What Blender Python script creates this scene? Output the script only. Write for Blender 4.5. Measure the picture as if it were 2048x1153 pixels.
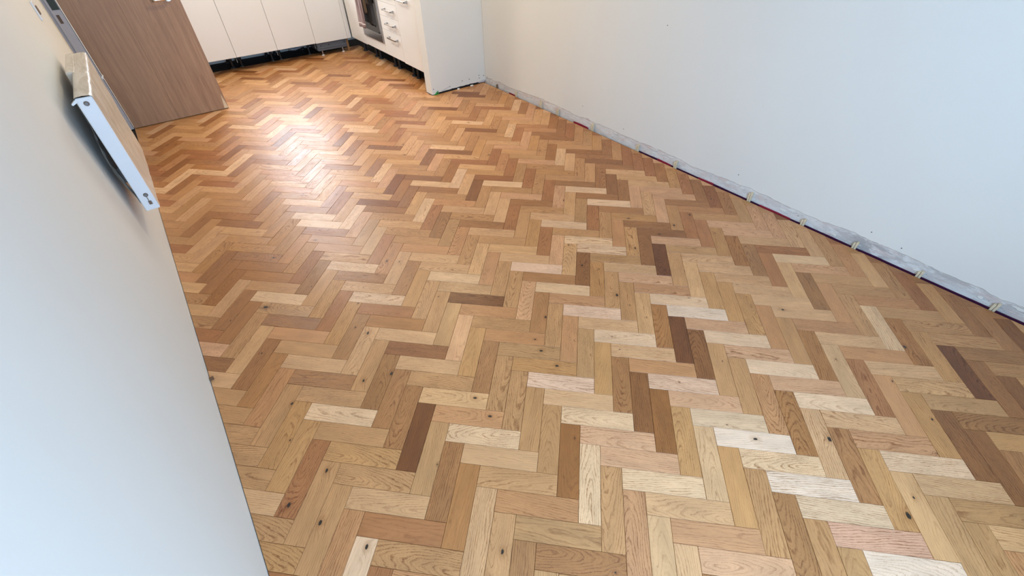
import bpy, bmesh, math, random
from mathutils import Vector, Matrix, noise

for o in list(bpy.data.objects):
    bpy.data.objects.remove(o, do_unlink=True)
sc = bpy.context.scene
col = sc.collection

# ------------------------------------------------------------------ camera
# room axes: x across the room (left wall -0.708, right wall 2.40), y away towards the kitchen, z up
CAM = Vector((-0.32347, -0.8604, 1.53736))
RIGHT = Vector((0.794572, -0.607005, -0.014157))
DOWN = Vector((-0.421896, -0.535196, -0.731826))
FWD = Vector((0.436645, 0.587461, -0.681345))
FPX = 867.42
cd = bpy.data.cameras.new('camera')
cd.sensor_fit = 'HORIZONTAL'
cd.sensor_width = 36.0
cd.lens = 36.0 * FPX / 2048.0
cd.clip_start = 0.02
cam = bpy.data.objects.new('camera', cd)
col.objects.link(cam)
M = Matrix((RIGHT, -DOWN, -FWD)).transposed().to_4x4()
M.translation = CAM
cam.matrix_world = M
sc.camera = cam

# ------------------------------------------------------------------ world, lights, exposure
wd = bpy.data.worlds.new('world')
sc.world = wd
wd.use_nodes = True
bg = wd.node_tree.nodes['Background']
bg.inputs[0].default_value = (0.62, 0.78, 1.0, 1)
bg.inputs[1].default_value = 1.0


def area(name, loc, target, sx, sy, power, colr, spread=180):
    l = bpy.data.lights.new(name, 'AREA')
    l.shape = 'RECTANGLE'
    l.size, l.size_y = sx, sy
    l.energy = power
    l.color = colr
    l.spread = math.radians(spread)
    o = bpy.data.objects.new(name, l)
    col.objects.link(o)
    o.location = loc
    o.rotation_euler = (Vector(target) - Vector(loc)).to_track_quat('-Z', 'Z').to_euler()
    return o


# daylight entering through the room's own windows, warm lamps under the ceiling
area('daylight_window_1', (0.10, -2.02, 1.20), (0.10, 0.0, 1.20), 1.4, 1.4, 88, (0.415, 0.66, 1.0))
area('daylight_window_2', (0.88, 5.80, 1.56), (0.88, 0.0, 1.56), 0.84, 1.0, 46, (0.88, 0.92, 1.0))
area('ceiling_lamp_light', (1.25, 2.5, 2.36), (1.25, 2.5, 0), 0.45, 0.45, 21, (1.0, 0.77, 0.47))
area('kitchen_lamp_light', (0.6, 4.2, 2.36), (0.6, 4.2, 0), 0.45, 0.45, 24, (1.0, 0.90, 0.74))

vs = sc.view_settings
vs.view_transform = 'Standard'
vs.look = 'None'
vs.exposure = 0.08
vs.gamma = 1.0
vs.use_curve_mapping = False

rnd = random.Random(7)


# ------------------------------------------------------------------ materials
def lin(c):
    out = []
    for v in c:
        v = v / 255.0
        out.append(v / 12.92 if v <= 0.04045 else ((v + 0.055) / 1.055) ** 2.4)
    return out


class NT:
    def __init__(s, name):
        s.m = bpy.data.materials.new(name)
        s.m.use_nodes = True
        s.t = s.m.node_tree
        s.b = s.t.nodes['Principled BSDF']

    def n(s, typ, **kw):
        nd = s.t.nodes.new(typ)
        for k, v in kw.items():
            setattr(nd, k, v)
        return nd

    def put(s, sock, v):
        if hasattr(v, 'is_output') or isinstance(v, bpy.types.NodeSocket):
            s.t.links.new(v, sock)
        else:
            if sock.type == 'RGBA' and len(v) == 3:
                v = (*v, 1)
            sock.default_value = v

    def math(s, op, a, b=0.0, c=None, clamp=False):
        nd = s.n('ShaderNodeMath', operation=op, use_clamp=clamp)
        s.put(nd.inputs[0], a)
        s.put(nd.inputs[1], b)
        if c is not None:
            s.put(nd.inputs[2], c)
        return nd.outputs[0]

    def mix(s, f, a, b, mode='MIX'):
        nd = s.n('ShaderNodeMix', data_type='RGBA', blend_type=mode)
        s.put(nd.inputs[0], f)
        s.put(nd.inputs[6], a)
        s.put(nd.inputs[7], b)
        return nd.outputs[2]

    def noise(s, vec, scale, detail=3, rough=0.55, dist=0.0):
        nd = s.n('ShaderNodeTexNoise')
        if vec is not None:
            s.put(nd.inputs['Vector'], vec)
        nd.inputs['Scale'].default_value = scale
        nd.inputs['Detail'].default_value = detail
        nd.inputs['Roughness'].default_value = rough
        nd.inputs['Distortion'].default_value = dist
        return nd.outputs['Fac']

    def maprange(s, v, a, b, c=0.0, d=1.0, smooth=False):
        nd = s.n('ShaderNodeMapRange')
        if smooth:
            nd.interpolation_type = 'SMOOTHSTEP'
        s.put(nd.inputs[0], v)
        for i, q in enumerate((a, b, c, d)):
            s.put(nd.inputs[i + 1], q)
        return nd.outputs[0]

    def scalevec(s, vec, sv):
        nd = s.n('ShaderNodeVectorMath', operation='MULTIPLY')
        s.put(nd.inputs[0], vec)
        nd.inputs[1].default_value = sv
        return nd.outputs[0]

    def bump(s, h, strength, dist):
        nd = s.n('ShaderNodeBump')
        nd.inputs['Strength'].default_value = strength
        nd.inputs['Distance'].default_value = dist
        s.put(nd.inputs['Height'], h)
        s.put(s.b.inputs['Normal'], nd.outputs[0])

    def coord(s):
        return s.n('ShaderNodeTexCoord').outputs['Object']


def plain(name, c, rough=0.5, metal=0.0, var=0.06, scale=12, bump=0.0, spec=0.5):
    k = NT(name)
    co = k.coord()
    f = k.noise(co, scale, 4)
    a = lin(c)
    lo = [x * (1 - var) for x in a]
    hi = [min(1, x * (1 + var)) for x in a]
    k.put(k.b.inputs['Base Color'], k.mix(f, lo, hi))
    k.b.inputs['Roughness'].default_value = rough
    k.b.inputs['Metallic'].default_value = metal
    k.b.inputs['Specular IOR Level'].default_value = spec
    if bump:
        k.bump(k.noise(co, scale * 6, 4), bump, 0.002)
    return k.m


def oak():
    k = NT('oak_parquet')
    tone = k.n('ShaderNodeAttribute', attribute_name='tone')
    wc = k.n('ShaderNodeAttribute', attribute_name='wc').outputs['Vector']
    kn = k.n('ShaderNodeAttribute', attribute_name='kn').outputs['Vector']
    gs = k.n('ShaderNodeAttribute', attribute_name='grain').outputs['Fac']
    sx = k.n('ShaderNodeSeparateXYZ')
    k.put(sx.inputs[0], wc)
    X, Y, Z = sx.outputs
    ks = k.n('ShaderNodeSeparateXYZ')
    k.put(ks.inputs[0], kn)
    kd = k.math('SQRT', k.math('ADD', k.math('POWER', k.math('MULTIPLY', ks.outputs[0], 0.62), 2.0), k.math('POWER', ks.outputs[1], 2.0)))
    kd = k.math('ADD', kd, k.math('MULTIPLY', k.math('SUBTRACT', k.noise(wc, 160, 2), 0.5), 0.005))
    kr = ks.outputs[2]
    warp = k.math('EXPONENT', k.math('MULTIPLY', k.math('POWER', k.math('DIVIDE', kd, k.math('MULTIPLY', kr, 3.2)), 2.0), -1.0))
    r = k.math('SQRT', k.math('ADD', k.math('POWER', Y, 2.0), k.math('POWER', Z, 2.0)))
    slow = k.noise(k.scalevec(wc, (7, 26, 26)), 1.0, 2, 0.5)
    fine = k.noise(k.scalevec(wc, (30, 170, 170)), 1.0, 3, 0.6)
    r = k.math('ADD', r, k.math('MULTIPLY', k.math('SUBTRACT', slow, 0.5), 0.022))
    r = k.math('ADD', r, k.math('MULTIPLY', k.math('SUBTRACT', fine, 0.5), 0.0042))
    r = k.math('ADD', r, k.math('MULTIPLY', warp, 0.012))
    per = k.math('FRACT', k.math('MULTIPLY', r, 150.0))
    ring = k.math('ADD', k.math('MULTIPLY', k.maprange(per, 0.55, 0.88, smooth=True), k.maprange(per, 1.0, 0.91, smooth=True)), k.math('MULTIPLY', k.maprange(k.math('FRACT', k.math('MULTIPLY', r, 417.0)), 0.4, 0.9, smooth=True), 0.35), clamp=True)
    patch = k.maprange(k.noise(k.scalevec(wc, (9, 40, 40)), 1.3, 2), 0.33, 0.68)
    ring = k.math('MULTIPLY', ring, k.math('ADD', k.math('MULTIPLY', patch, 0.75), 0.25))
    pores = k.maprange(k.noise(k.scalevec(wc, (48, 950, 950)), 1.0, 2, 0.6), 0.52, 0.74)
    pores = k.math('MULTIPLY', pores, k.math('ADD', k.math('MULTIPLY', ring, 0.6), 0.35))
    streak = k.maprange(k.noise(k.scalevec(wc, (38, 700, 700)), 1.0, 3, 0.7), 0.36, 0.66)
    ring = k.math('MULTIPLY', ring, k.math('ADD', k.math('MULTIPLY', streak, 0.85), 0.25))
    broad = k.maprange(k.noise(k.scalevec(wc, (6, 22, 22)), 1.0, 3, 0.6), 0.25, 0.75, 0.86, 1.12)
    dark = k.math('ADD', k.math('MULTIPLY', ring, 0.80), k.math('MULTIPLY', pores, 0.85))
    dark = k.math('MULTIPLY', dark, gs, clamp=True)
    base = k.mix(1.0, tone.outputs['Color'], k.n('ShaderNodeCombineColor').outputs[0], 'MULTIPLY')
    # broad mottling
    cc = k.n('ShaderNodeCombineXYZ')
    for i in range(3):
        k.put(cc.inputs[i], broad)
    base = k.mix(1.0, tone.outputs['Color'], cc.outputs[0], 'MULTIPLY')
    darkcol = k.mix(1.0, base, (0.42, 0.285, 0.16), 'MULTIPLY')
    c = k.mix(dark, base, darkcol)
    kmask = k.maprange(kd, k.math('MULTIPLY', kr, 1.0), k.math('MULTIPLY', kr, 0.55), smooth=True)
    halo = k.math('MULTIPLY', k.maprange(kd, k.math('MULTIPLY', kr, 3.2), k.math('MULTIPLY', kr, 0.9), smooth=True), 0.45)
    c = k.mix(halo, c, k.mix(1.0, c, (0.62, 0.50, 0.38), 'MULTIPLY'))
    c = k.mix(kmask, c, (0.022, 0.013, 0.007))
    k.put(k.b.inputs['Base Color'], c)
    k.put(k.b.inputs['Roughness'], k.math('ADD', k.math('MULTIPLY', dark, 0.16), k.maprange(slow, 0.3, 0.7, 0.30, 0.39)))
    k.b.inputs['Specular IOR Level'].default_value = 0.5
    k.bump(k.math('MULTIPLY', dark, -1.0), 0.35, 0.0006)
    return k.m


def veneer():
    k = NT('door_veneer')
    co = k.coord()
    v = k.scalevec(co, (34, 34, 1.6))
    g = k.noise(v, 1.0, 4, 0.6, 1.2)
    g2 = k.noise(k.scalevec(co, (420, 420, 14)), 1.0, 2, 0.6)
    f = k.math('ADD', k.math('MULTIPLY', g, 0.75), k.math('MULTIPLY', g2, 0.35))
    k.put(k.b.inputs['Base Color'], k.mix(k.maprange(f, 0.38, 0.72), lin((154, 119, 92)), lin((184, 148, 116))))
    k.b.inputs['Roughness'].default_value = 0.5
    k.bump(g2, 0.12, 0.001)
    return k.m


def wallpaint(name, c):
    k = NT(name)
    co = k.coord()
    f = k.noise(co, 2.2, 4)
    a = lin(c)
    k.put(k.b.inputs['Base Color'], k.mix(f, [x * 0.97 for x in a], [min(1, x * 1.02) for x in a]))
    k.b.inputs['Roughness'].default_value = 0.75
    k.b.inputs['Specular IOR Level'].default_value = 0.3
    h = k.math('ADD', k.noise(co, 90, 4), k.math('MULTIPLY', k.noise(co, 7, 2), 1.5))
    k.bump(h, 0.10, 0.002)
    return k.m


def rawplaster():
    k = NT('raw_plaster')
    co = k.coord()
    n1 = k.noise(k.scalevec(co, (1, 5, 16)), 2.0, 5, 0.65, 0.6)
    n2 = k.noise(k.scalevec(co, (1, 3, 9)), 3.1, 4, 0.6)
    n3 = k.noise(k.scalevec(co, (1, 1, 3)), 1.1, 3)
    n4 = k.noise(k.scalevec(co, (1, 14, 50)), 3.0, 4, 0.7)
    c = k.mix(k.maprange(n1, 0.40, 0.62), lin((220, 219, 215)), lin((206, 202, 198)))
    c = k.mix(k.maprange(n2, 0.52, 0.62), c, lin((210, 198, 192)))
    c = k.mix(k.math('MULTIPLY', k.maprange(n3, 0.52, 0.66), k.maprange(n1, 0.42, 0.55)), c, lin((172, 169, 167)))
    c = k.mix(k.maprange(n4, 0.63, 0.70), c, lin((130, 122, 116)))
    k.put(k.b.inputs['Base Color'], c)
    k.b.inputs['Roughness'].default_value = 0.9
    k.bump(k.math('ADD', n1, n4), 0.6, 0.006)
    return k.m


def film():
    k = NT('dusty_film')
    co = k.coord()
    n1 = k.noise(k.scalevec(co, (18, 4, 3)), 1.0, 4, 0.6, 2.0)
    n2 = k.noise(k.scalevec(co, (60, 22, 9)), 1.0, 3, 0.6, 1.0)
    c = k.mix(k.maprange(n1, 0.35, 0.65), lin((196, 186, 168)), lin((220, 213, 200)))
    c = k.mix(k.maprange(n2, 0.60, 0.72), c, lin((236, 230, 214)))
    k.put(k.b.inputs['Base Color'], c)
    k.b.inputs['Roughness'].default_value = 0.28
    k.bump(k.math('ADD', n1, k.math('MULTIPLY', n2, 0.5)), 0.5, 0.01)
    return k.m


def towelmat():
    k = NT('towel_cloth')
    co = k.coord()
    st = k.noise(k.scalevec(co, (60, 60, 2)), 1.0, 3, 0.6)
    c = k.mix(k.maprange(st, 0.35, 0.65), lin((88, 62, 58)), lin((170, 152, 150)))
    k.put(k.b.inputs['Base Color'], c)
    k.b.inputs['Roughness'].default_value = 0.95
    k.bump(k.noise(co, 900, 2), 0.4, 0.002)
    return k.m


MAT = dict(
    oak=oak(), veneer=veneer(), paint=wallpaint('wall_paint', (222, 221, 214)),
    raw=rawplaster(), film=film(), towel=towelmat(),
    ceiling=wallpaint('ceiling_paint', (236, 235, 230)),
    screed=plain('dark_screed', (46, 42, 40), 0.95, var=0.3, scale=20, bump=0.5),
    cream=plain('cream_gloss', (214, 204, 182), 0.45),
    jamb=plain('jamb_gloss', (198, 196, 198), 0.4),
    front=plain('cabinet_front', (228, 226, 221), 0.32, var=0.015, scale=3),
    carcass=plain('carcass_gap_shade', (78, 72, 66), 0.7),  # dark board colour stands in for shade in the seams between fronts
    under=plain('underside_black', (28, 28, 30), 0.7, var=0.2),
    black=plain('black_plastic', (18, 18, 19), 0.4),
    greyplas=plain('grey_plastic', (84, 90, 98), 0.45, var=0.15),
    bluegrey=plain('pipe_plastic', (120, 142, 160), 0.4),
    steel=plain('brushed_steel', (176, 176, 176), 0.28, 1.0),
    chrome=plain('chrome', (232, 228, 220), 0.16, 1.0, var=0.02),
    darksteel=plain('dark_steel', (92, 92, 94), 0.35, 1.0),
    glass=plain('oven_glass', (9, 9, 10), 0.06, var=0.1),
    radwhite=plain('radiator_enamel', (226, 228, 228), 0.35, var=0.03),
    radgrey=plain('radiator_grey', (120, 122, 122), 0.5),  # plain grey for radiator core, brackets, port plugs and plinth clips
    rust=plain('rusty_metal', (112, 92, 76), 0.6, var=0.3, scale=90),
    wedge=plain('raw_pine', (212, 198, 168), 0.7, var=0.2, scale=70),
    wedgedark=plain('dark_pine', (104, 74, 50), 0.7, var=0.2, scale=70),
    post=plain('pine_block', (132, 98, 62), 0.7, var=0.2, scale=30),
    membrane=plain('purple_membrane', (62, 18, 52), 0.4, var=0.2, scale=30),
    redtape=plain('red_tape', (150, 40, 58), 0.35, var=0.15, scale=40),
    green=plain('green_plastic', (40, 150, 62), 0.4),
    whiteplas=plain('white_plastic', (232, 230, 222), 0.4),
    hole=plain('hole_dark', (58, 52, 50), 0.9),
    bare=plain('bare_wood', (226, 206, 172), 0.7, var=0.1, scale=60),
    stripe=plain('towel_stripe', (224, 210, 204), 0.95),
    olive=plain('olive_cloth', (82, 66, 48), 0.95, var=0.25, scale=60),
    lead=plain('strike_metal', (70, 74, 66), 0.5, 0.4),
    frame=plain('window_frame', (236, 236, 232), 0.35),
)


# ------------------------------------------------------------------ mesh helpers
class MB:
    def __init__(s):
        s.bm = bmesh.new()

    def box(s, x0, x1, y0, y1, z0, z1, bev=0.0):
        r = bmesh.ops.create_cube(s.bm, size=1.0)
        vsx = r['verts']
        for v in vsx:
            v.co = Vector(((x0 + x1) / 2 + v.co.x * (x1 - x0), (y0 + y1) / 2 + v.co.y * (y1 - y0), (z0 + z1) / 2 + v.co.z * (z1 - z0)))
        if bev:
            ed = list({e for v in vsx for e in v.link_edges})
            bmesh.ops.bevel(s.bm, geom=ed, offset=bev, segments=2, profile=0.5, affect='EDGES')
        return s

    def cyl(s, p0, p1, r0, r1=None, seg=16, caps=True):
        p0, p1 = Vector(p0), Vector(p1)
        r1 = r0 if r1 is None else r1
        d = p1 - p0
        mat = Matrix.Translation((p0 + p1) / 2) @ d.to_track_quat('Z', 'Y').to_matrix().to_4x4()
        bmesh.ops.create_cone(s.bm, cap_ends=caps, segments=seg, radius1=r0, radius2=r1, depth=d.length, matrix=mat)
        return s

    def tube(s, pts, r, seg=10):
        pts = [Vector(p) for p in pts]
        rings = []
        for i, p in enumerate(pts):
            a = pts[max(i - 1, 0)]
            b = pts[min(i + 1, len(pts) - 1)]
            q = (b - a).to_track_quat('Z', 'Y')
            rings.append([s.bm.verts.new(p + q @ Vector((r * math.cos(t * 2 * math.pi / seg), r * math.sin(t * 2 * math.pi / seg), 0))) for t in range(seg)])
        for i in range(len(rings) - 1):
            for t in range(seg):
                s.bm.faces.new((rings[i][t], rings[i][(t + 1) % seg], rings[i + 1][(t + 1) % seg], rings[i + 1][t]))
        s.bm.faces.new(rings[0][::-1])
        s.bm.faces.new(rings[-1])
        return s

    def prism(s, poly, d):
        """poly: list of 3D points, extruded by vector d"""
        d = Vector(d)
        a = [s.bm.verts.new(p) for p in poly]
        b = [s.bm.verts.new(Vector(p) + d) for p in poly]
        s.bm.faces.new(a)
        s.bm.faces.new(b[::-1])
        for i in range(len(a)):
            j = (i + 1) % len(a)
            s.bm.faces.new((a[i], b[i], b[j], a[j]))
        return s

    def quad(s, *p):
        s.bm.faces.new([s.bm.verts.new(q) for q in p])
        return s

    def build(s, name, mat, parent=None, origin=None, smooth=False):
        bmesh.ops.recalc_face_normals(s.bm, faces=s.bm.faces)
        me = bpy.data.meshes.new(name)
        if origin is not None:
            bmesh.ops.translate(s.bm, verts=s.bm.verts, vec=-Vector(origin))
        s.bm.to_mesh(me)
        s.bm.free()
        me.materials.append(MAT[mat])
        if smooth:
            for p in me.polygons:
                p.use_smooth = True
        o = bpy.data.objects.new(name, me)
        col.objects.link(o)
        if parent is not None:
            o.parent = parent
            o.location = -parent.matrix_world.translation if parent.type == 'EMPTY' and not parent.parent else (0, 0, 0)
            if origin is not None:
                o.location = Vector(origin) + Vector(o.location)
        elif origin is not None:
            o.location = origin
        return o


def thing(name, label, cat, loc, group=None):
    o = bpy.data.objects.new(name, None)
    col.objects.link(o)
    o.empty_display_size = 0.05
    o.location = loc
    o.matrix_world = Matrix.Translation(loc)
    o['label'] = label
    o['category'] = cat
    if group:
        o['group'] = group
    return o


def tag(o, label, cat, group=None):
    o['label'] = label
    o['category'] = cat
    if group:
        o['group'] = group
    return o


def struct(o, label=None):
    o['kind'] = 'structure'
    if label:
        o['label'] = label
    return o


XL, XR = -0.708, 2.400
YN, YF = -2.0, 5.90
ZC = 2.42

# ------------------------------------------------------------------ floor slab
floor = struct(MB().box(-1.75, XR + 0.12, YN - 0.12, YF + 0.12, -0.15, -0.012).build('floor', 'screed'),
               'oak herringbone block parquet floor on a dark subfloor')

# ------------------------------------------------------------------ walls
# right wall: raw plaster core, painted skin with a ragged lower edge where the skirting came off
wr = struct(MB().box(XR, XR + 0.12, YN, YF, -0.012, ZC).build('wall_right', 'raw'),
            'long white painted right wall with rough stripped plaster along its foot')


def ragged_skin(name, parent, ys, zlow, x_out, x_in, ztop, mat):
    bm = bmesh.new()
    top = [bm.verts.new((x_out, y, ztop)) for y in ys]
    lo = [bm.verts.new((x_out, y, z)) for y, z in zip(ys, zlow)]
    bk = [bm.verts.new((x_in, y, z - 0.004)) for y, z in zip(ys, zlow)]
    for i in range(len(ys) - 1):
        bm.faces.new((top[i], top[i + 1], lo[i + 1], lo[i]))
        bm.faces.new((lo[i], lo[i + 1], bk[i + 1], bk[i]))
    m = MB()
    m.bm.free()
    m.bm = bm
    return m.build(name, mat, parent)


ys = [YN + i * 0.012 for i in range(int((3.206 - YN) / 0.012) + 1)]
zl = []
for y in ys:
    z = 0.070 + 0.020 * noise.noise(Vector((y * 2.3, 0.3, 0))) + 0.010 * noise.noise(Vector((y * 11, 4.3, 0))) + 0.006 * noise.noise(Vector((y * 40, 1.3, 0)))
    if y > 2.2:
        z -= 0.022 * min(1, (y - 2.2) / 0.5)
    zl.append(max(0.03, z))
ragged_skin('painted_skin', wr, ys, zl, XR - 0.003, XR, ZC, 'paint')
MB().box(XR - 0.003, XR, 3.2, YF, 0.02, ZC).build('painted_skin', 'paint', wr)
# loose plaster flakes left on the stripped band
for i in range(34):
    y = rnd.uniform(-1.5, 3.0)
    z = rnd.uniform(0.012, 0.075)
    a, b = rnd.uniform(0.010, 0.040), rnd.uniform(0.003, 0.009)
    n_ = rnd.randint(9, 13)
    poly = []
    for q in range(n_):
        t = 2 * math.pi * q / n_
        rr = rnd.uniform(0.55, 1.25)
        poly.append((XR - 0.0005, y + a * rr * math.cos(t), max(-0.005, z + b * rr * math.sin(t))))
    MB().prism(poly, (-rnd.uniform(0.0015, 0.004), 0, 0)).build('plaster_flake', 'paint' if rnd.random() < 0.4 else 'raw', wr)
# pock marks in the paint
for y, z in [(3.165, 0.047), (3.16, 0.064), (1.072, 0.861), (-0.498, 0.12), (1.286, 0.114), (-0.651, 0.103), (0.30, 0.13), (1.75, 0.16)]:
    MB().cyl((XR - 0.0025, y, z), (XR - 0.0042, y, z), 0.0035, 0.0022, 8).build('pock_mark', 'hole', wr)

# left wall with the doorway near its far end
wl = struct(MB().box(XL - 0.14, XL, YN, 3.25, -0.012, ZC).box(XL - 0.14, XL, 4.215, YF, -0.012, ZC).box(XL - 0.14, XL, 3.25, 4.215, 2.03, ZC)
            .build('wall_left', 'paint'), 'smooth white painted left wall with the radiator')
struct(MB().box(-1.72, -1.66, 2.9, 4.6, -0.012, ZC).box(-1.66, XL - 0.14, 2.84, 2.9, -0.012, ZC).box(-1.66, XL - 0.14, 4.6, 4.66, -0.012, ZC)  # unseen walls added to stop sky light leaking in through the doorway
       .build('wall_hall_light_block', 'paint'), 'unseen hallway wall added beyond the doorway to block stray light')
struct(MB().box(-1.72, XR + 0.12, YN - 0.12, YF + 0.12, ZC, ZC + 0.1).build('ceiling', 'ceiling'), 'plain white ceiling')


def holed_wall(name, y0, y1, wx0, wx1, wz0, wz1, label):
    a, b = XL - 0.14, XR + 0.12
    m = MB()
    m.box(a, wx0, y0, y1, -0.012, ZC).box(wx1, b, y0, y1, -0.012, ZC)
    m.box(wx0, wx1, y0, y1, -0.012, wz0).box(wx0, wx1, y0, y1, wz1, ZC)
    return struct(m.build(name, 'paint'), label)


holed_wall('wall_near', YN - 0.12, YN, -0.60, 0.80, 0.50, 1.90, 'near wall behind the camera with a wide window')
holed_wall('wall_far', YF, YF + 0.12, 0.46, 1.30, 1.05, 2.08, 'far kitchen wall with a window over the cabinets')


def window(name, y, x0, x1, z0, z1, nm, label):
    w = bpy.data.objects.new(name, None)
    col.objects.link(w)
    struct(w, label)
    m = MB()
    t = 0.05
    m.box(x0, x1, y - 0.03, y + 0.03, z0, z0 + t).box(x0, x1, y - 0.03, y + 0.03, z1 - t, z1)
    m.box(x0, x0 + t, y - 0.03, y + 0.03, z0 + t, z1 - t).box(x1 - t, x1, y - 0.03, y + 0.03, z0 + t, z1 - t)
    for i in range(1, nm):
        xm = x0 + (x1 - x0) * i / nm
        m.box(xm - 0.03, xm + 0.03, y - 0.03, y + 0.03, z0 + t, z1 - t)
    m.build('window_frame', 'frame', w)
    return w


window('window_1', YN - 0.085, -0.60, 0.80, 0.50, 1.90, 3, 'white framed window in the near wall')
window('window_2', YF + 0.085, 0.46, 1.30, 1.05, 2.08, 2, 'white framed kitchen window')

# short partition wall that closes the kitchen run
SX, SY0, SY1 = 1.757, 3.210, 3.330
wp = struct(MB().box(SX + 0.02, XR, SY0 + 0.012, SY1 - 0.012, -0.012, 0.05).build('wall_partition', 'under'),
            'short white partition wall stub ending the kitchen run')
m = MB()
nx = 46
bm = m.bm


def pz(x):
    return 0.016 + 0.006 * noise.noise(Vector((x * 21, 7.7, 0))) + 0.003 * noise.noise(Vector((x * 70, 2.7, 0)))


xs = [SX + (XR - 0.003 - SX) * i / nx for i in range(nx + 1)]
tp = [bm.verts.new((x, SY0, ZC)) for x in xs]
lo = [bm.verts.new((x, SY0, pz(x) if x > SX + 0.03 else 0.004)) for x in xs]
bk = [bm.verts.new((x, SY0 + 0.012, v.co.z)) for x, v in zip(xs, lo)]
for i in range(nx):
    bm.faces.new((tp[i], tp[i + 1], lo[i + 1], lo[i]))
    bm.faces.new((lo[i], lo[i + 1], bk[i + 1], bk[i]))
m.quad((SX, SY0, 0.004), (SX, SY0, ZC), (SX, SY1, ZC), (SX, SY1, 0.004))
m.quad((SX, SY1, 0.004), (SX, SY1, ZC), (XR - 0.003, SY1, ZC), (XR - 0.003, SY1, 0.004))
m.build('painted_skin', 'paint', wp)
for x, z in [(2.116, 0.066), (2.202, 0.066), (2.324, 0.079), (2.326, 0.052), (1.965, 0.043), (2.382, 0.068), (1.775, 0.055)]:
    MB().cyl((x, SY0 + 0.001, z), (x, SY0 - 0.0012, z), 0.0055, 0.004, 8).build('pock_mark', 'hole', wp)
MB().prism([(1.86, SY0, 0.024), (1.96, SY0, 0.045), (1.965, SY0, 0.040), (1.875, SY0, 0.020)], (0, -0.0015, 0)).build('filler_smear', 'jamb', wp)
MB().prism([(2.30, SY0, 0.014), (2.386, SY0, 0.030), (2.392, SY0, 0.016), (2.392, SY0, 0.004), (2.33, SY0, 0.006)], (0, -0.004, 0)).build('filler_smear', 'jamb', wp)

# ------------------------------------------------------------------ door lining and open door
t1 = struct(MB().box(-0.850, -0.7105, 4.178, 4.214, 0.0, 2.03).build('trim_1', 'jamb'), 'grey white door jamb beside the open door')
MB().box(-0.7545, -0.7360, 4.1760, 4.179, 0.818, 0.874).build('strike_recess', 'rust', t1)
MB().box(-0.7560, -0.7120, 4.1755, 4.179, 0.905, 1.060).build('strike_plate', 'lead', t1)
MB().box(-0.770, -0.762, 4.170, 4.179, 0.0, 2.03).build('door_stop', 'jamb', t1)
struct(MB().box(-0.850, -0.7045, 3.222, 3.254, -0.012, 2.03, 0.003).build('trim_2', 'cream'), 'cream door jamb edge at the end of the left wall')

dr = bpy.data.objects.new('door_1', None)
col.objects.link(dr)
dr.location = (-0.70, 4.19, 0)
dr.matrix_world = Matrix.Translation((-0.70, 4.19, 0))
struct(dr, 'brown wood veneer door standing open')
DZ = 0.006
MB().box(-0.699, 0.064, 4.176, 4.212, DZ, 1.985).build('door_core', 'under', dr)
MB().box(-0.701, -0.3508, 4.170, 4.177, DZ, 1.985, 0.0008).build('veneer_panel', 'veneer', dr)
MB().box(-0.3500, 0.0665, 4.170, 4.177, DZ, 1.985, 0.0008).build('veneer_panel', 'veneer', dr)
MB().box(-0.701, 0.0665, 4.211, 4.216, DZ, 1.985, 0.0008).build('veneer_panel', 'veneer', dr)
MB().box(0.064, 0.0665, 4.177, 4.211, DZ, 1.985).build('edge_strip', 'post', dr)
o = MB().prism([(0.048, 4.1699, 0.135), (0.030, 4.1699, 0.007), (0.064, 4.1699, 0.007), (0.060, 4.1699, 0.04)], (0, -0.0012, 0)).build('chipped_corner', 'bare', dr)
o['label'] = 'pale chipped patch at the bottom corner'
h = MB().cyl((-0.015, 4.170, 0.905), (-0.015, 4.110, 0.905), 0.011).build('door_handle', 'chrome', dr)
MB().tube([(-0.015, 4.112, 0.905), (-0.05, 4.108, 0.905), (-0.11, 4.108, 0.903), (-0.135, 4.112, 0.902)], 0.010).build('lever', 'chrome', h, smooth=True)
MB().cyl((-0.015, 4.1705, 0.905), (-0.015, 4.162, 0.905), 0.026, 0.025, 20).build('rose', 'chrome', h)

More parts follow.
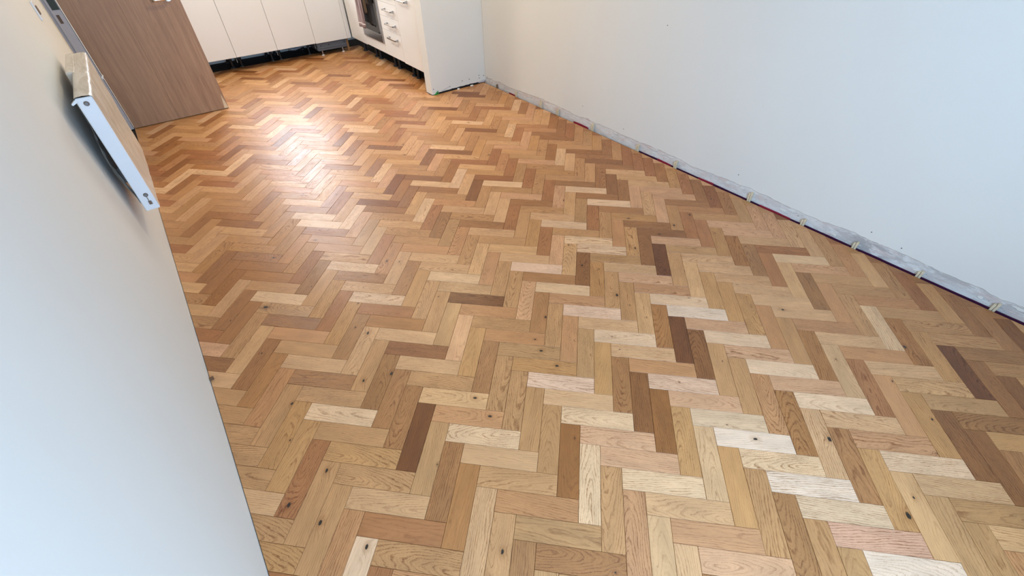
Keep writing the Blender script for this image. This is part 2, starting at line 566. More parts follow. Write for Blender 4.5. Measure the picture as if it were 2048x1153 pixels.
# ------------------------------------------------------------------ parquet
W, L = 0.075, 0.28
NB = L / W
GAP = 0.0005
TONES = {  # wood tones per block; right-hand H strips also carry grain sheen painted paler
    ('H', -2): (-10, '2 4 3 3 3 3 3 4 3 3y'),
    ('H', -1): (-21, '2o 2 4y 3y 3y 2 2 2o 3 5y 3g 2 3r 3 4 2 3 5y 3 3y 3 4 2r 3'),
    ('H', 0): (-18, '5 5 2p 3p 3p 3 5 2 4 5 2r 2o 4 1r 4 3 4y 3r 5y 4 3 3r 3g 2'),
    ('H', 1): (-15, '3 4y 3 3 3r 4 4 5y 4g 0 3r 3 3r 3g 3o 5p 4 5y 4p 4p 5y 4 3p 4p'),
    ('H', 2): (-12, '3 2 4 3 4y 4 5p 2 5y 3p 5p 4 5 4 3r 5p 4p 5g 6 5y 6 5g 4P 6'),
    ('H', 3): (-5, '5 3g 4g 4p 3p 5 6 4p 5 4p 5 4p 5 4 3p 5 4g 3g'),
    ('H', 4): (-1, '4 4 4 4 4 4 3p 4 3r 4 4y 3g 2g'),
    ('H', 5): (0, '4 2r 5y 4r 3 3 3r 3 3 3 2g'),
    ('H', 6): (5, '2 2 2 2 2 2'),
    ('V', -2): (-21, '3 4 4 3y 2 2 2o 4 2 2 3 4y 2 2y 3r 3 3y 3y 2r 3 3 3r 5'),
    ('V', -1): (-20, '3 3 3y 3 3r 3o 2r 2g 3 3y 2r 3y 2g 4 3 2g 2 2 0 3g 2 2o 4 3 2g'),
    ('V', 0): (-17, '5 4p 3g 4g 2r 3r 4 2 3y 3 3 3g 4r 3y 2 3 3 3 3 1o 5y 3 3p 4g'),
    ('V', 1): (-14, '2r 2g 3g 3r 3 4y 3p 3 3 4r 2 3 3r 3g 3y 2 1 1o 3y 4g 3o 3 2g 3 3g'),
    ('V', 2): (-10, '3 3y 2r 4r 4y 1 3o 3 3 4y 2o 0 1 3 3 3r 2y 4 2 3y 4y 3g 3g'),
    ('V', 3): (-6, '3r 3y 1 0 3 4y 3y 3o 3y 3r 3 2y 4g 2r 3r 3y 1 1'),
    ('V', 4): (-1, '2o 2g 2r 4y 2g 3r 3 5y 2o 3y 0 2'),
    ('V', 5): (0, '4 4 3 3r 4y 3 2r 3y 2 2 1'),
}
TONE = {}
for (ty, mm), (j0, s) in TONES.items():
    for i, tk in enumerate(s.split()):
        TONE[(ty, mm, j0 + i)] = tk
for ty, mm, j, tk in [('H', 4, -22, '1'), ('H', 3, -20, '1'), ('V', 2, -21, '1'), ('H', 3, -18, '2r'), ('H', 2, -18, '1'), ('V', 1, -19, '1p'),
                      ('H', 1, -17, '1r'), ('V', 1, -17, '2'), ('H', 3, -15, '1r'), ('V', 2, -17, '5'), ('H', 3, -14, '5y'), ('V', 2, -15, '1'),
                      ('V', 0, -20, '2p'), ('H', 1, -23, '2'), ('H', 5, -17, '2'), ('V', 5, -12, '2r'), ('H', 5, -14, '2'), ('V', 4, -11, '2'),
                      ('V', 4, -10, '1'), ('V', 3, -12, '2r'), ('H', 3, -11, '2'), ('V', 5, -7, '2r'), ('V', 5, -6, '2'), ('V', 5, -5, '1r'),
                      ('V', 5, -9, '2o'), ('V', 5, -24, '2'), ('V', 5, -19, '2'), ('V', 4, -20, '2r'), ('V', 3, -16, '2r'), ('H', 4, -11, '2g'),
                      ('V', 2, -47, '2'), ('V', 3, -47, '2'), ('V', 2, -43, '2'), ('V', 2, -40, '2'), ('V', 2, -36, '2')]:
    TONE[(ty, mm, j)] = tk
PAL = [(112, 74, 42), (138, 97, 58), (162, 119, 76), (184, 143, 97), (202, 163, 119), (216, 184, 147), (224, 200, 172)]
HUE = {'r': (5, -7, -4), 'p': (2, -4, 8), 'P': (-2, -10, 20), 'y': (4, 1, -9), 'g': (-10, -2, 0), 'o': (4, -3, -14), '': (0, 0, 0)}
KNOTS = [(-0.463, 0.471, 5), (-0.519, 0.312, 3), (-0.45, 0.11, 6), (-0.595, 0.073, 7), (-0.529, -0.048, 7), (-0.436, -0.21, 6), (-0.122, -0.114, 3),
         (-0.102, -0.485, 6), (1.019, -1.214, 9), (1.091, -0.931, 8), (0.874, -0.762, 6), (1.097, -1.203, 4), (1.341, -1.196, 3), (1.075, 0.372, 6),
         (1.049, 0.092, 8), (1.142, 0.553, 4), (-0.06, 0.638, 7), (-0.186, 0.396, 6), (-0.016, 0.858, 4), (-0.076, 0.356, 7), (-0.396, 1.119, 10),
         (-0.093, 0.708, 4), (0.342, -0.344, 3), (1.804, -0.928, 7), (1.45, 0.93, 6), (1.62, 0.52, 5), (1.78, 0.30, 7), (1.95, 0.31, 6), (0.93, 2.2, 6)]
S2 = math.sqrt(0.5)


def g2r(u, v):      # block grid -> room
    return ((u + v) * W * S2, (v - u) * W * S2)


def clip(poly, ax, val, keep_less):
    out = []
    for i in range(len(poly)):
        a, b = poly[i], poly[(i + 1) % len(poly)]
        da = (val - a[ax]) if keep_less else (a[ax] - val)
        db = (val - b[ax]) if keep_less else (b[ax] - val)
        if da >= 0:
            out.append(a)
        if da * db < 0:
            t = da / (da - db)
            out.append((a[0] + t * (b[0] - a[0]), a[1] + t * (b[1] - a[1])))
    return out


def parea(p):
    return 0.5 * sum(p[i][0] * p[(i + 1) % len(p)][1] - p[(i + 1) % len(p)][0] * p[i][1] for i in range(len(p)))


def inset(p, d):
    n = len(p)
    out = []
    for i in range(n):
        a, b, c = Vector(p[i - 1]), Vector(p[i]), Vector(p[(i + 1) % n])
        e1, e2 = (b - a), (c - b)
        if e1.length < 1e-6 or e2.length < 1e-6:
            out.append(tuple(b))
            continue
        n1 = Vector((-e1.y, e1.x)).normalized()
        n2 = Vector((-e2.y, e2.x)).normalized()
        bis = n1 + n2
        k = d / max(0.35, bis.length_squared / 2)
        out.append(tuple(b + bis * k))
    return out


XMIN, XMAX, YEND, XKIT = XL + 0.002, XR - 0.022, 5.50, 1.945


def footprint(poly):
    """clip one block against the room outline; returns list of convex polygons"""
    xs_ = [p[0] for p in poly]
    ys_ = [p[1] for p in poly]
    p = clip(poly, 0, XMIN, False)
    p = clip(p, 1, YN + 0.01, False) if p else p
    p = clip(p, 1, YEND, True) if p else p
    if not p:
        return []
    if max(xs_) < SX - 0.006:
        return [p]
    res = []
    a = clip(clip(p, 1, SY0 - 0.004, True) or [], 0, XMAX, True) if p else []
    if a:
        res.append(a)
    b = clip(p, 1, SY0 - 0.004, False)
    if b and min(xs_) < SX - 0.006:
        b2 = clip(clip(b, 0, SX - 0.004, True) or [], 1, SY1 + 0.004, True)
        if b2:
            res.append(b2)
    if b:
        b3 = clip(clip(b, 1, SY1 + 0.004, False) or [], 0, XKIT, True)
        if b3:
            res.append(b3)
    return [q for q in res if len(q) >= 3 and abs(parea(q)) > 2e-5]


def proj(x, y):
    d = Vector((x, y, 0)) - CAM
    zc = d.dot(FWD)
    if zc < 0.05:
        return None
    return (1024 + FPX * d.dot(RIGHT) / zc, 576.5 + FPX * d.dot(DOWN) / zc)


def view_area(polys):
    tot = 0.0
    for p in polys:
        q = [proj(*v) for v in p]
        if any(v is None for v in q):
            continue
        for ax, val, less in ((0, 0, False), (0, 2048, True), (1, 0, False), (1, 1153, True)):
            q = clip(q, ax, val, less) if q else q
        if q and len(q) >= 3:
            tot += abs(parea(q))
    return tot


def block_geo(ty, m_, j, polys):
    """verts, faces and per-vertex attributes for one parquet block"""
    rg = random.Random(hash((ty == 'H', m_, j)) & 0xffffff)
    if ty == 'H':
        u0, u1, v0, v1 = j + m_ * NB, j + m_ * NB + NB, -j + m_ * NB - 1, -j + m_ * NB
    else:
        u0, u1, v0, v1 = j + (m_ + 1) * NB, j + (m_ + 1) * NB + 1, -j - 1 + m_ * NB, -j - 1 + m_ * NB + NB
    cx, cy = g2r((u0 + u1) / 2, (v0 + v1) / 2)
    ax = Vector((S2, -S2)) if ty == 'H' else Vector((S2, S2))      # grain direction in the room
    ac = Vector((-ax.y, ax.x))
    tk = TONE.get((ty, m_, j))
    if tk is None:
        tk = rg.choices(['1', '2', '2r', '2o', '3', '3y', '3r', '3g', '3', '4', '4y', '4p', '5', '5y'],
                        [3, 6, 6, 4, 12, 8, 8, 5, 10, 10, 7, 5, 4, 3])[0]
    base = PAL[int(tk[0])]
    hu = HUE[tk[1:]]
    jit = rg.uniform(-5, 5)
    mean_ = (183, 145, 101)
    c = lin([max(5, min(250, mean_[q] + 0.98 * (base[q] - mean_[q]) + 0.42 * hu[q] + (4, -7, -11)[q] + jit)) for q in range(3)])
    gr = rg.choice([0.65, 0.9, 1.1, 1.3, 1.45, 1.6]) * (1.15 if base[0] < 165 else 1.0)
    # log coordinates: plain, rift or quarter sawn cut
    sty = rg.random()
    if sty < 0.5:
        off, dep, tilt = rg.uniform(-0.03, 0.03), rg.uniform(0.008, 0.045), rg.uniform(-0.22, 0.22)
    else:
        off, dep, tilt = rg.choice((-1, 1)) * rg.uniform(0.07, 0.16), rg.uniform(0.02, 0.08), rg.uniform(-0.1, 0.1)
    yaw = rg.uniform(-0.10, 0.10)
    sh = rg.uniform(0, 30)
    tx, ty_ = rg.gauss(0, 0.0035), rg.gauss(0, 0.0035)
    dz = rg.uniform(-0.00015, 0.00015)
    kn = None
    for kx, ky, kr in KNOTS:
        d = Vector((kx - cx, ky - cy))
        if abs(d.dot(ax)) < L / 2 and abs(d.dot(ac)) < W / 2:
            kn = (kx, ky, kr / 1000.0)
    if kn is None and rg.random() < 0.10:
        p = Vector((cx, cy)) + ax * rg.uniform(-0.12, 0.12) + ac * rg.uniform(-0.032, 0.032)
        kn = (p.x, p.y, rg.choice([0.0022, 0.003, 0.004, 0.006]))
    V, F, wc, kk = [], [], [], []

    def addv(x, y, z):
        d = Vector((x - cx, y - cy))
        a, b = d.dot(ax), d.dot(ac)
        V.append((x, y, z + dz + tx * (x - cx) + ty_ * (y - cy)))
        wc.append((a + sh, b + off + yaw * a, dep + tilt * a + sh * 0.0 - z))
        if kn:
            e = Vector((x - kn[0], y - kn[1]))
            kk.append((e.dot(ax), e.dot(ac), kn[2]))
        else:
            kk.append((9.0, 9.0, 0.004))
        return len(V) - 1

    for p in polys:
        if parea(p) < 0:
            p = p[::-1]
        n = len(p)
        rim = inset(p, GAP)
        top = inset(p, GAP + 0.0006)
        it = [addv(x, y, 0.0) for x, y in top]
        ir = [addv(x, y, -0.0008) for x, y in rim]
        ib = [addv(x, y, -0.0125) for x, y in rim]
        F.append(it)
        for i in range(n):
            q = (i + 1) % n
            F.append([ir[i], ir[q], it[q], it[i]])
            F.append([ib[i], ib[q], ir[q], ir[i]])
    return V, F, wc, kk, c, gr


def block_mesh(name, geos):
    V, F, wc, kk, tn, gg = [], [], [], [], [], []
    for v, f, a, b, c, g in geos:
        o_ = len(V)
        V += v
        F += [[i + o_ for i in q] for q in f]
        wc += a
        kk += b
        tn += [(*c, 1.0)] * len(v)
        gg += [g] * len(v)
    me = bpy.data.meshes.new(name)
    me.from_pydata(V, [], F)
    for nm, tp_, key, data in (('wc', 'FLOAT_VECTOR', 'vector', wc), ('kn', 'FLOAT_VECTOR', 'vector', kk), ('tone', 'FLOAT_COLOR', 'color', tn), ('grain', 'FLOAT', 'value', gg)):
        at = me.attributes.new(nm, tp_, 'POINT')
        flat = [q for t_ in data for q in t_] if key != 'value' else data
        at.data.foreach_set(key, flat)
    me.materials.append(MAT['oak'])
    o_ = bpy.data.objects.new(name, me)
    col.objects.link(o_)
    o_.parent = floor
    return o_


blocks = []
for m_ in range(-5, 9):
    for j in range(-75, 40):
        for ty in 'HV':
            if ty == 'H':
                u0, u1, v0, v1 = j + m_ * NB, j + m_ * NB + NB, -j + m_ * NB - 1, -j + m_ * NB
            else:
                u0, u1, v0, v1 = j + (m_ + 1) * NB, j + (m_ + 1) * NB + 1, -j - 1 + m_ * NB, -j - 1 + m_ * NB + NB
            poly = [g2r(u0, v0), g2r(u1, v0), g2r(u1, v1), g2r(u0, v1)]
            fp = footprint(poly)
            if fp:
                blocks.append((view_area(fp), ty, m_, j, fp))
blocks.sort(key=lambda b: (-b[0], b[1], b[2], b[3]))
rest = []
for i, (ar, ty, m_, j, fp) in enumerate(blocks):
    g = block_geo(ty, m_, j, fp)
    if i < 300:
        block_mesh('parquet_block', [g])
    else:
        rest.append(g)
st = block_mesh('parquet_blocks', rest)
st['kind'] = 'stuff'

# membrane edge standing in the gap along the right wall, with red stretches
segs = [(-2.0, -0.10, 'membrane'), (-0.10, 0.10, 'redtape'), (0.10, 0.44, 'membrane'), (0.44, 0.56, 'redtape'), (0.56, 0.80, 'membrane'), (0.80, 0.92, 'redtape'), (0.92, 1.10, 'membrane'),
        (1.66, 1.84, 'redtape'), (2.68, 2.78, 'redtape')]
for y0, y1, mt in segs:
    n_ = max(4, int((y1 - y0) / 0.04))
    m = MB()
    pr = None
    for i in range(n_ + 1):
        y = y0 + (y1 - y0) * i / n_
        zt = 0.002 + 0.004 * noise.noise(Vector((y * 6, 9.1, 0))) + (0.002 if mt == 'redtape' else 0.0)
        x = XR - 0.006 + 0.003 * noise.noise(Vector((y * 5, 3.3, 1)))
        cur = [m.bm.verts.new(q) for q in ((x, y, -0.012), (x, y, zt), (x + 0.0025, y, zt), (x + 0.0025, y, -0.012))]
        if pr:
            for q in range(3):
                m.bm.faces.new((pr[q], cur[q], cur[q + 1], pr[q + 1]))
        else:
            m.bm.faces.new(cur)
        pr = cur
    m.bm.faces.new(pr[::-1])
    m.build('membrane_edge', mt, floor)


# ------------------------------------------------------------------ expansion wedges along the right wall
def wedge_pair(name, y, label, mat='wedge', left=False, hgt=0.052):
    xw = (XL if left else XR)
    s = 1 if left else -1
    t = thing(name, label, 'wedge', (xw + s * 0.009, y, -0.012), None if left else 'expansion wedges along the right wall')
    hh = hgt + rnd.uniform(-0.008, 0.008)
    for k_ in range(1 if left else 2):
        ya = y - 0.013 + k_ * 0.012
        yb = ya + 0.010
        x0 = xw + s * (0.0015 + 0.0008 * k_)
        hz = hh - 0.010 * k_
        poly = [(x0, ya, -0.012), (x0 + s * 0.013, ya, -0.012), (x0 + s * 0.017, ya, hz * 0.75), (x0 + s * 0.016, ya, hz), (x0 + s * 0.001, ya, hz)]
        MB().prism(poly, (0, yb - ya, 0)).build('wedge', mat, t)
    return t


wy = [2.66, 2.278, 2.045, 1.605, 1.115, 0.759, 0.176, -0.174, -0.467, -0.782, -1.092]
ordn = ['first', 'second', 'third', 'fourth', 'fifth', 'sixth', 'seventh', 'eighth', 'ninth', 'tenth', 'last and nearest']
for i, y in enumerate(wy):
    wedge_pair('spacer_wedge', y, 'pale pine spacer wedge in the right wall gap, %s from the far corner' % ordn[i], hgt=0.056 if i < 7 else 0.040)
tag(MB().prism([(XR - 0.004, 2.97, -0.012), (XR - 0.004, 2.99, -0.012), (XR - 0.004, 2.992, 0.028), (XR - 0.004, 2.975, 0.034)], (-0.010, 0, 0)).build('brick_chip', 'rust'),
    'small reddish brick chip at the wall foot near the far corner', 'chip')
wedge_pair('spacer_wedge', 0.812, 'dark wooden spacer wedge at the foot of the left wall', 'wedgedark', True, 0.012)

# bits at the foot of the partition
t = thing('plastic_shim', 'bright green plastic shim at the corner of the partition wall foot', 'shim', (1.80, 3.20, 0))
MB().box(1.775, 1.83, 3.199, 3.2095, 0.001, 0.007, 0.001).build('shim_body', 'green', t)
MB().prism([(1.785, 3.208, 0.007), (1.815, 3.208, 0.030), (1.828, 3.208, 0.030), (1.80, 3.208, 0.007)], (0, -0.005, 0)).build('shim_tongue', 'green', t)
m = MB()
ring = []
for i in range(20):
    a = 2 * math.pi * i / 20
    ring.append((2.217 + 0.016 * math.cos(a), 3.193 + 0.009 * math.sin(a), 0.0045))
m.tube(ring + [ring[0]], 0.004, 8)
tag(m.build('plastic_ring', 'whiteplas', smooth=True), 'small white plastic ring lying at the foot of the partition', 'ring')
tag(MB().prism([(2.035, 3.186, 0.0005), (2.060, 3.182, 0.0005), (2.066, 3.197, 0.0005), (2.045, 3.201, 0.0005)], (0, 0, 0.010)).build('plaster_crumb', 'whiteplas'),
    'white plaster crumb on the floor before the partition', 'crumb')

# ------------------------------------------------------------------ radiator on the left wall
rd = thing('radiator', 'white panel radiator in dusty film hung on the left wall', 'radiator', (-0.63, 2.05, 0.39))
RY0, RY1, RZ0, RZ1 = 1.677, 2.50, 0.388, 0.925


def lean(z):      # the panel hangs slightly off plumb, its head further from the wall
    return 0.014 * (z - RZ0) / (RZ1 - RZ0)


def radbox(m, x0, x1, y0, y1, z0, z1, bev=0.0):
    n0 = len(m.bm.verts)
    old = set(m.bm.verts)
    m.box(x0, x1, y0, y1, z0, z1, bev)
    for v in m.bm.verts:
        if v not in old:
            v.co.x += lean(v.co.z)
    return m


# front panel with wrinkled film
m = MB()
NY, NZ = 40, 30
grid = []
for i in range(NY + 1):
    row = []
    for k_ in range(NZ + 1):
        y = RY0 + 0.004 + (RY1 - RY0 - 0.004) * i / NY
        z = RZ0 + 0.006 + (RZ1 - RZ0 - 0.012) * k_ / NZ
        wv = 0.0035 * noise.noise(Vector((y * 9 + z * 6, z * 4, 2.2))) + 0.0015 * noise.noise(Vector((y * 30, z * 22, 5.2)))
        row.append(m.bm.verts.new((-0.601 + lean(z) + wv, y, z)))
    grid.append(row)
for i in range(NY):
    for k_ in range(NZ):
        m.bm.faces.new((grid[i][k_], grid[i + 1][k_], grid[i + 1][k_ + 1], grid[i][k_ + 1]))
m.build('front_panel', 'film', rd, smooth=True)
radbox(MB(), -0.656, -0.606, RY0 + 0.012, RY1 - 0.004, RZ0 + 0.010, RZ1 - 0.012).build('core', 'radgrey', rd)
e = radbox(MB(), -0.660, -0.600, RY0, RY0 + 0.012, RZ0, RZ1 - 0.004, 0.005).build('end_panel', 'radwhite', rd, smooth=False)
e['label'] = 'white enamel end panel'
radbox(MB(), -0.658, -0.602, RY1 - 0.012, RY1, RZ0, RZ1 - 0.004, 0.005).build('end_panel', 'radwhite', rd)
# top cover, wrapped in film, with rolled edges
m = MB()
for i in range(NY + 1):
    y = RY0 - 0.001 + (RY1 - RY0 + 0.002) * i / NY
    prof = [(-0.662, RZ1 - 0.016), (-0.661, RZ1 - 0.004), (-0.655, RZ1 + 0.001), (-0.630, RZ1 + 0.002), (-0.607, RZ1 + 0.001), (-0.600, RZ1 - 0.004), (-0.5985, RZ1 - 0.016)]
    cur = []
    for q, (x, z) in enumerate(prof):
        wv = 0.0025 * noise.noise(Vector((y * 16, q * 0.8, 6.1)))
        cur.append(m.bm.verts.new((x + lean(z) + wv * 0.6, y, z + wv)))
    if i:
        for q in range(len(prof) - 1):
            m.bm.faces.new((pr[q], pr[q + 1], cur[q + 1], cur[q]))
    pr = cur
m.build('top_cover', 'film', rd, smooth=True)
# ports on the near end
for x, z, r in ((-0.617, 0.897, 0.010), (-0.624, 0.468, 0.010)):
    p = MB().cyl((x, RY0 + 0.001, z), (x, RY0 - 0.003, z), r, r * 0.92, 16).build('end_port', 'rust', rd)
    MB().cyl((x, RY0 - 0.0025, z), (x, RY0 - 0.0045, z), r * 0.6, r * 0.55, 12).build('port_plug', 'radgrey', p)
m = MB()
radbox(m, -0.632, -0.619, RY0 - 0.004, RY0 + 0.001, 0.418, 0.436, 0.001)
m.build('bleed_fitting', 'rust', rd)
m = MB()
radbox(m, -0.6285, -0.6255, RY0 - 0.002, RY0 + 0.001, 0.436, 0.460)
m.build('scratch', 'rust', rd)
# wall bracket at the far head, film-wrapped, and a lower one
m = MB()
m.box(-0.672, -0.635, 2.10, 2.503, 0.855, 0.930, 0.008)
m.build('wall_bracket', 'film', rd)
m = MB()
for yb_ in (2.0, 2.32):
    MB().box(XL + 0.001, -0.65, yb_, yb_ + 0.04, 0.42, 0.50, 0.003).build('wall_bracket', 'radgrey', rd)
m.bm.free()
# crumpled film hanging behind the near end
m = MB()
prev = None
for i in range(31):
    z = 0.43 + (0.90 - 0.43) * i / 30
    cur = []
    for k_ in range(7):
        y = RY0 + 0.012 + 0.05 * k_ / 6
        bulge = 0.022 * math.sin(math.pi * min(1, max(0, (z - 0.45) / 0.36))) ** 1.0
        x = -0.663 - bulge + lean(z) + 0.006 * noise.noise(Vector((z * 26, k_ * 0.9, 3.1)))
        cur.append(m.bm.verts.new((x, y + 0.004 * noise.noise(Vector((z * 18, k_, 8.8))), z)))
    if prev:
        for k_ in range(6):
            m.bm.faces.new((prev[k_], prev[k_ + 1], cur[k_ + 1], cur[k_]))
    prev = cur
m.build('crumpled_film', 'film', rd, smooth=True)
MB().prism([(-0.640, RY0, 0.907), (-0.662, RY0, 0.897), (-0.665, RY0, 0.902), (-0.644, RY0, 0.918)], (0, 0.02, 0)).build('film_flap', 'radwhite', rd)
MB().prism([(-0.585, 2.492, 0.80), (-0.574, 2.492, 0.812), (-0.572, 2.492, 0.806), (-0.583, 2.492, 0.788)], (0, 0.012, 0)).build('film_tab', 'film', rd)

# light switch on the left wall
t = thing('light_switch', 'white plate light switch high on the left wall beside the doorway', 'switch', (XL, 2.855, 1.08))
MB().box(XL, XL + 0.008, 2.812, 2.898, 1.037, 1.123, 0.0025).build('switch_plate', 'radwhite', t)
MB().box(XL + 0.008, XL + 0.012, 2.835, 2.875, 1.060, 1.100, 0.0015).build('rocker', 'rust', t)

# ------------------------------------------------------------------ kitchen, far run
YD = 5.300


def leg(parent, x, y, h=0.155, mat='black'):
    m = MB()
    m.cyl((x, y, 0.0), (x, y, 0.012), 0.030, 0.026, 14).cyl((x, y, 0.012), (x, y, h - 0.02), 0.015, 0.015, 12).cyl((x, y, h - 0.02), (x, y, h), 0.027, 0.030, 14)
    return m.build('leg', mat, parent)


def far_cab(x0, x1, label, legs=True):
    t = thing('base_cabinet', label, 'cabinet', ((x0 + x1) / 2, YD + 0.3, 0), 'white base cabinets on the far run')
    MB().box(x0 + 0.001, x1 - 0.001, YD + 0.021, YF - 0.03, 0.155, 0.87).build('carcass', 'carcass', t)
    MB().box(x0 + 0.0015, x1 - 0.0015, YD, YD + 0.018, 0.150, 0.868, 0.0012).build('door', 'front', t)
    MB().box(x0 + 0.002, x1 - 0.002, YD + 0.02, YF - 0.03, 0.150, 0.156).build('bottom_board', 'under', t)
    MB().box(x1 - 0.010, x1 - 0.002, YD + 0.045, YD + 0.060, 0.085, 0.150, 0.002).build('plinth_clip', 'radgrey', t)
    for x, y in ((x0 + 0.05, YD + 0.215), (x1 - 0.05, YD + 0.215), (x0 + 0.05, YF - 0.1), (x1 - 0.05, YF - 0.1)):
        leg(t, x, y)
    return t


far_cab(-0.006, 0.446, 'white base cabinet door nearest the open brown door')
far_cab(0.446, 0.895, 'second white base cabinet from the open brown door')
cab3 = far_cab(0.895, 1.346, 'white base cabinet with a pale pipe below, left of the dishwasher')
t = thing('dishwasher', 'slim built-in dishwasher behind a white panel with grey base in the kitchen corner', 'dishwasher', (1.547, YD + 0.3, 0))
MB().box(1.3475, 1.7465, YD, YD + 0.018, 0.146, 0.868, 0.0012).build('door', 'front', t)
MB().box(1.352, 1.742, YD + 0.03, YF - 0.03, 0.06, 0.86).build('body', 'greyplas', t)
b_ = MB().box(1.358, 1.728, YD + 0.016, YD + 0.031, 0.055, 0.138, 0.004).build('base_panel', 'greyplas', t)
MB().box(1.372, 1.714, YD + 0.011, YD + 0.017, 0.082, 0.094, 0.002).build('rib', 'greyplas', b_)
for x in (1.50, 1.70, 1.40):
    MB().cyl((x, YD + 0.017, 0.112), (x, YD + 0.013, 0.112), 0.007, 0.006, 10).build('screw_hole', 'black', b_)
for x in (1.41, 1.672):
    f_ = MB().cyl((x, YD + 0.05, 0.008), (x, YD + 0.05, 0.07), 0.008, 0.008, 10).build('foot', 'steel', t)
    MB().cyl((x, YD + 0.05, 0.0), (x, YD + 0.05, 0.008), 0.018, 0.016, 12).build('foot_pad', 'whiteplas', f_)
tag(MB().box(1.7485, 1.7985, YD, YD + 0.018, 0.146, 0.868, 0.0012).build('filler_strip', 'front'), 'narrow white filler strip in the inner kitchen corner', 'filler strip')
tag(MB().box(1.728, 1.752, YD + 0.019, YD + 0.045, 0.0, 0.145, 0.001).build('wooden_block', 'post'), 'brown wooden block propping the dishwasher corner', 'wood block')
m = MB()
m.tube([(1.05, 5.48, 0.10), (1.09, 5.46, 0.10), (1.12, 5.46, 0.095), (1.17, 5.46, 0.105), (1.22, 5.47, 0.115), (1.27, 5.52, 0.12), (1.30, 5.60, 0.12)], 0.016, 10)
m.build('waste_pipe', 'bluegrey', cab3, smooth=True)['label'] = 'pale blue grey waste pipe'

# ------------------------------------------------------------------ kitchen, right run
XD = 1.800


def rfront(m, y0, y1, z0, z1):
    return m.box(XD, XD + 0.018, y0 + 0.0012, y1 - 0.0012, z0 + 0.0012, z1 - 0.0012, 0.0012)


def bridge_handle(parent, yc, z, w=0.20):
    h_ = MB().box(XD - 0.036, XD - 0.027, yc - w / 2, yc + w / 2, z - 0.006, z + 0.006, 0.0015).build('handle', 'chrome', parent)
    for y in (yc - w / 2 + 0.006, yc + w / 2 - 0.006):
        MB().prism([(XD - 0.036, y - 0.006, z - 0.006), (XD - 0.036, y - 0.006, z + 0.006), (XD, y - 0.006, z + 0.014), (XD, y - 0.006, z - 0.014)], (0, 0.012, 0)).build('handle_foot', 'steel', h_)
    return h_


t = thing('corner_cabinet', 'white blank corner cabinet front left of the oven', 'cabinet', (2.1, 5.03, 0))
rfront(MB(), 4.800, 5.262, 0.158, 0.868).build('blank_front', 'front', t)
MB().box(XD + 0.02, XR - 0.03, 4.802, 5.29, 0.165, 0.87).build('carcass', 'carcass', t)
leg(t, XD + 0.112, 5.20)
leg(t, XD + 0.112, 4.85)

t = thing('oven_cabinet', 'white oven housing with a plain strip under the oven', 'cabinet', (2.1, 4.535, 0))
rfront(MB(), 4.272, 4.800, 0.166, 0.266).build('bottom_strip', 'front', t)
MB().box(XD + 0.024, XR - 0.03, 4.274, 4.798, 0.168, 0.262).box(XD + 0.03, XR - 0.03, 4.274, 4.282, 0.262, 0.87).box(XD + 0.03, XR - 0.03, 4.790, 4.798, 0.262, 0.87).build('carcass', 'carcass', t)
leg(t, XD + 0.112, 4.735)
leg(t, XD + 0.112, 4.335)

t = thing('built_in_oven', 'built-in steel oven with dark glass door beside the drawers', 'oven', (2.1, 4.535, 0.268))
MB().box(XD + 0.02, XR - 0.08, 4.284, 4.788, 0.270, 0.868).build('oven_body', 'darksteel', t)
d_ = MB()
d_.box(XD - 0.012, XD + 0.016, 4.2735, 4.7985, 0.268, 0.350, 0.002).box(XD - 0.012, XD + 0.016, 4.2735, 4.315, 0.350, 0.745, 0.002)
d_.box(XD - 0.012, XD + 0.016, 4.757, 4.7985, 0.350, 0.745, 0.002).box(XD - 0.012, XD + 0.016, 4.2735, 4.7985, 0.745, 0.868, 0.002)
d_ = d_.build('door_frame', 'steel', t)
MB().box(XD - 0.008, XD + 0.012, 4.314, 4.758, 0.349, 0.746).build('door_glass', 'glass', t)
gl = MB().box(XD - 0.0095, XD - 0.0075, 4.38, 4.69, 0.42, 0.70, 0.0005).build('viewing_window', 'under', t)
hd = MB().tube([(XD - 0.055, 4.30, 0.775), (XD - 0.055, 4.77, 0.775)], 0.010, 12).build('handle', 'chrome', t, smooth=True)
for y in (4.33, 4.74):
    MB().cyl((XD - 0.012, y, 0.775), (XD - 0.055, y, 0.775), 0.008, 0.008, 10).build('handle_post', 'chrome', hd)
for y in (4.38, 4.48, 4.59, 4.69):
    MB().cyl((XD - 0.012, y, 0.825), (XD - 0.032, y, 0.825), 0.018, 0.016, 16).build('knob', 'steel', t)


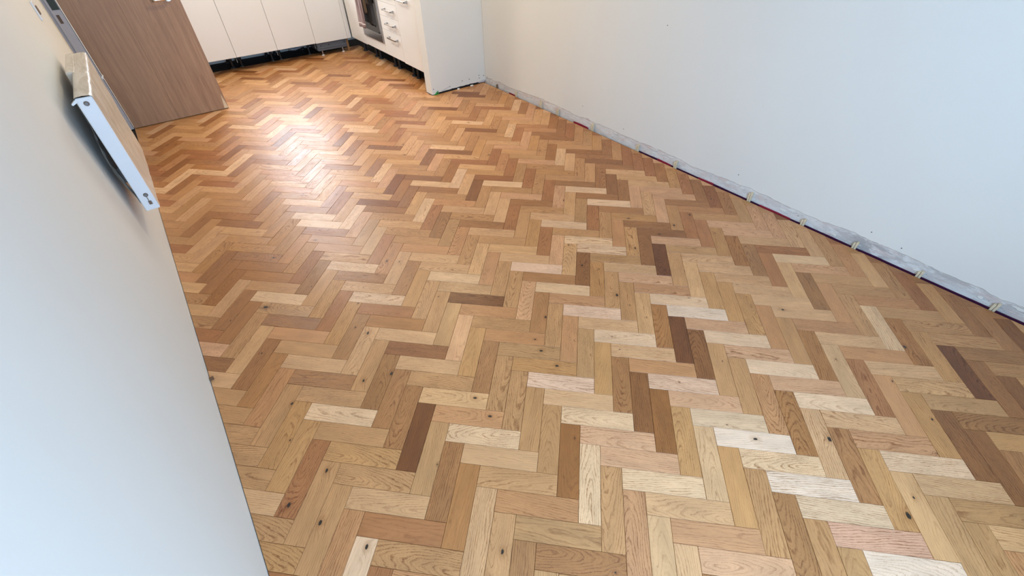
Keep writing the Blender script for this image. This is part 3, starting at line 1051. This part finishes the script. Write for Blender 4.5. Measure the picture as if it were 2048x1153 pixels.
def cloth(name, ya, yb, z_bot, z_back, mat, drop):
    m_ = MB()
    prev_ = None
    prof = []
    for i in range(16):
        z = z_back + (0.780 - z_back) * i / 15
        prof.append((XD - 0.040, z))
    for i in range(1, 6):
        a = math.pi * i / 6
        prof.append((XD - 0.055 + 0.014 * math.cos(a), 0.780 + 0.013 * math.sin(a)))
    for i in range(22):
        z = 0.780 - (0.780 - z_bot) * i / 21
        prof.append((XD - 0.071, z))
    for q, (x, z) in enumerate(prof):
        cur_ = []
        for k__ in range(15):
            s_ = k__ / 14
            spread_ = 1 + 0.10 * (0.78 - z)
            yc_ = (ya + yb) / 2 + drop * (0.78 - z)
            y = yc_ + (s_ - 0.5) * (yb - ya) * spread_
            fold = 0.006 * math.sin(s_ * 11 + z * 3) * min(1, abs(0.79 - z) * 6)
            cur_.append(m_.bm.verts.new((x + (fold if x < XD - 0.05 else fold * 0.4), y, z)))
        if prev_:
            for k__ in range(14):
                m_.bm.faces.new((prev_[k__], prev_[k__ + 1], cur_[k__ + 1], cur_[k__]))
        prev_ = cur_
    o_ = m_.build(name, mat, smooth=True)
    so = o_.modifiers.new('thickness', 'SOLIDIFY')
    so.thickness = 0.003
    so.offset = 0
    return o_


tw = tag(cloth('tea_towel', 4.53, 4.70, 0.375, 0.52, 'towel', 0.06), 'striped brown tea towel hanging over the oven handle', 'towel')
m = MB()
for i in range(14):
    s0, s1 = i / 14, (i + 1) / 14
    f0 = 0.006 * math.sin(s0 * 11 + 0.415 * 3)
    f1 = 0.006 * math.sin(s1 * 11 + 0.415 * 3)
    yc_, ww = 4.615 + 0.06 * 0.365, 0.17 * 1.0365
    m.prism([(XD - 0.0735 + f0, yc_ + (s0 - 0.5) * ww, 0.410), (XD - 0.0735 + f1, yc_ + (s1 - 0.5) * ww, 0.410), (XD - 0.0735 + f1, yc_ + (s1 - 0.5) * ww, 0.420), (XD - 0.0735 + f0, yc_ + (s0 - 0.5) * ww, 0.420)], (-0.001, 0, 0))
m.build('hem_stripe', 'stripe', tw)
tag(cloth('oven_cloth', 4.42, 4.475, 0.545, 0.62, 'olive', 0.02), 'small dark olive cloth hanging over the oven handle beside the towel', 'cloth')

t = thing('drawer_cabinet', 'white drawer cabinet with bar handles right of the oven', 'cabinet', (2.1, 4.05, 0))
MB().box(XD + 0.021, XR - 0.03, 3.828, 4.268, 0.168, 0.87).build('carcass', 'carcass', t)
for (z0, z1), hz in zip(((0.166, 0.417), (0.417, 0.547), (0.547, 0.676), (0.676, 0.868)), (0.357, 0.487, 0.616, 0.765)):
    d_ = rfront(MB(), 3.826, 4.271, z0, z1).build('drawer_front', 'front', t)
    bridge_handle(d_, 4.004, hz)
leg(t, XD + 0.112, 4.225)
leg(t, XD + 0.112, 3.875)

t = thing('end_cabinet', 'white end cabinet between the drawers and the partition wall', 'cabinet', (2.1, 3.58, 0))
d_ = rfront(MB(), 3.338, 3.825, 0.160, 0.868).build('door', 'front', t)
bridge_handle(d_, 3.660, 0.742)
MB().box(XD + 0.021, XR - 0.03, 3.34, 3.823, 0.168, 0.87).build('carcass', 'carcass', t)
leg(t, XD + 0.112, 3.775)
leg(t, XD + 0.112, 3.40)
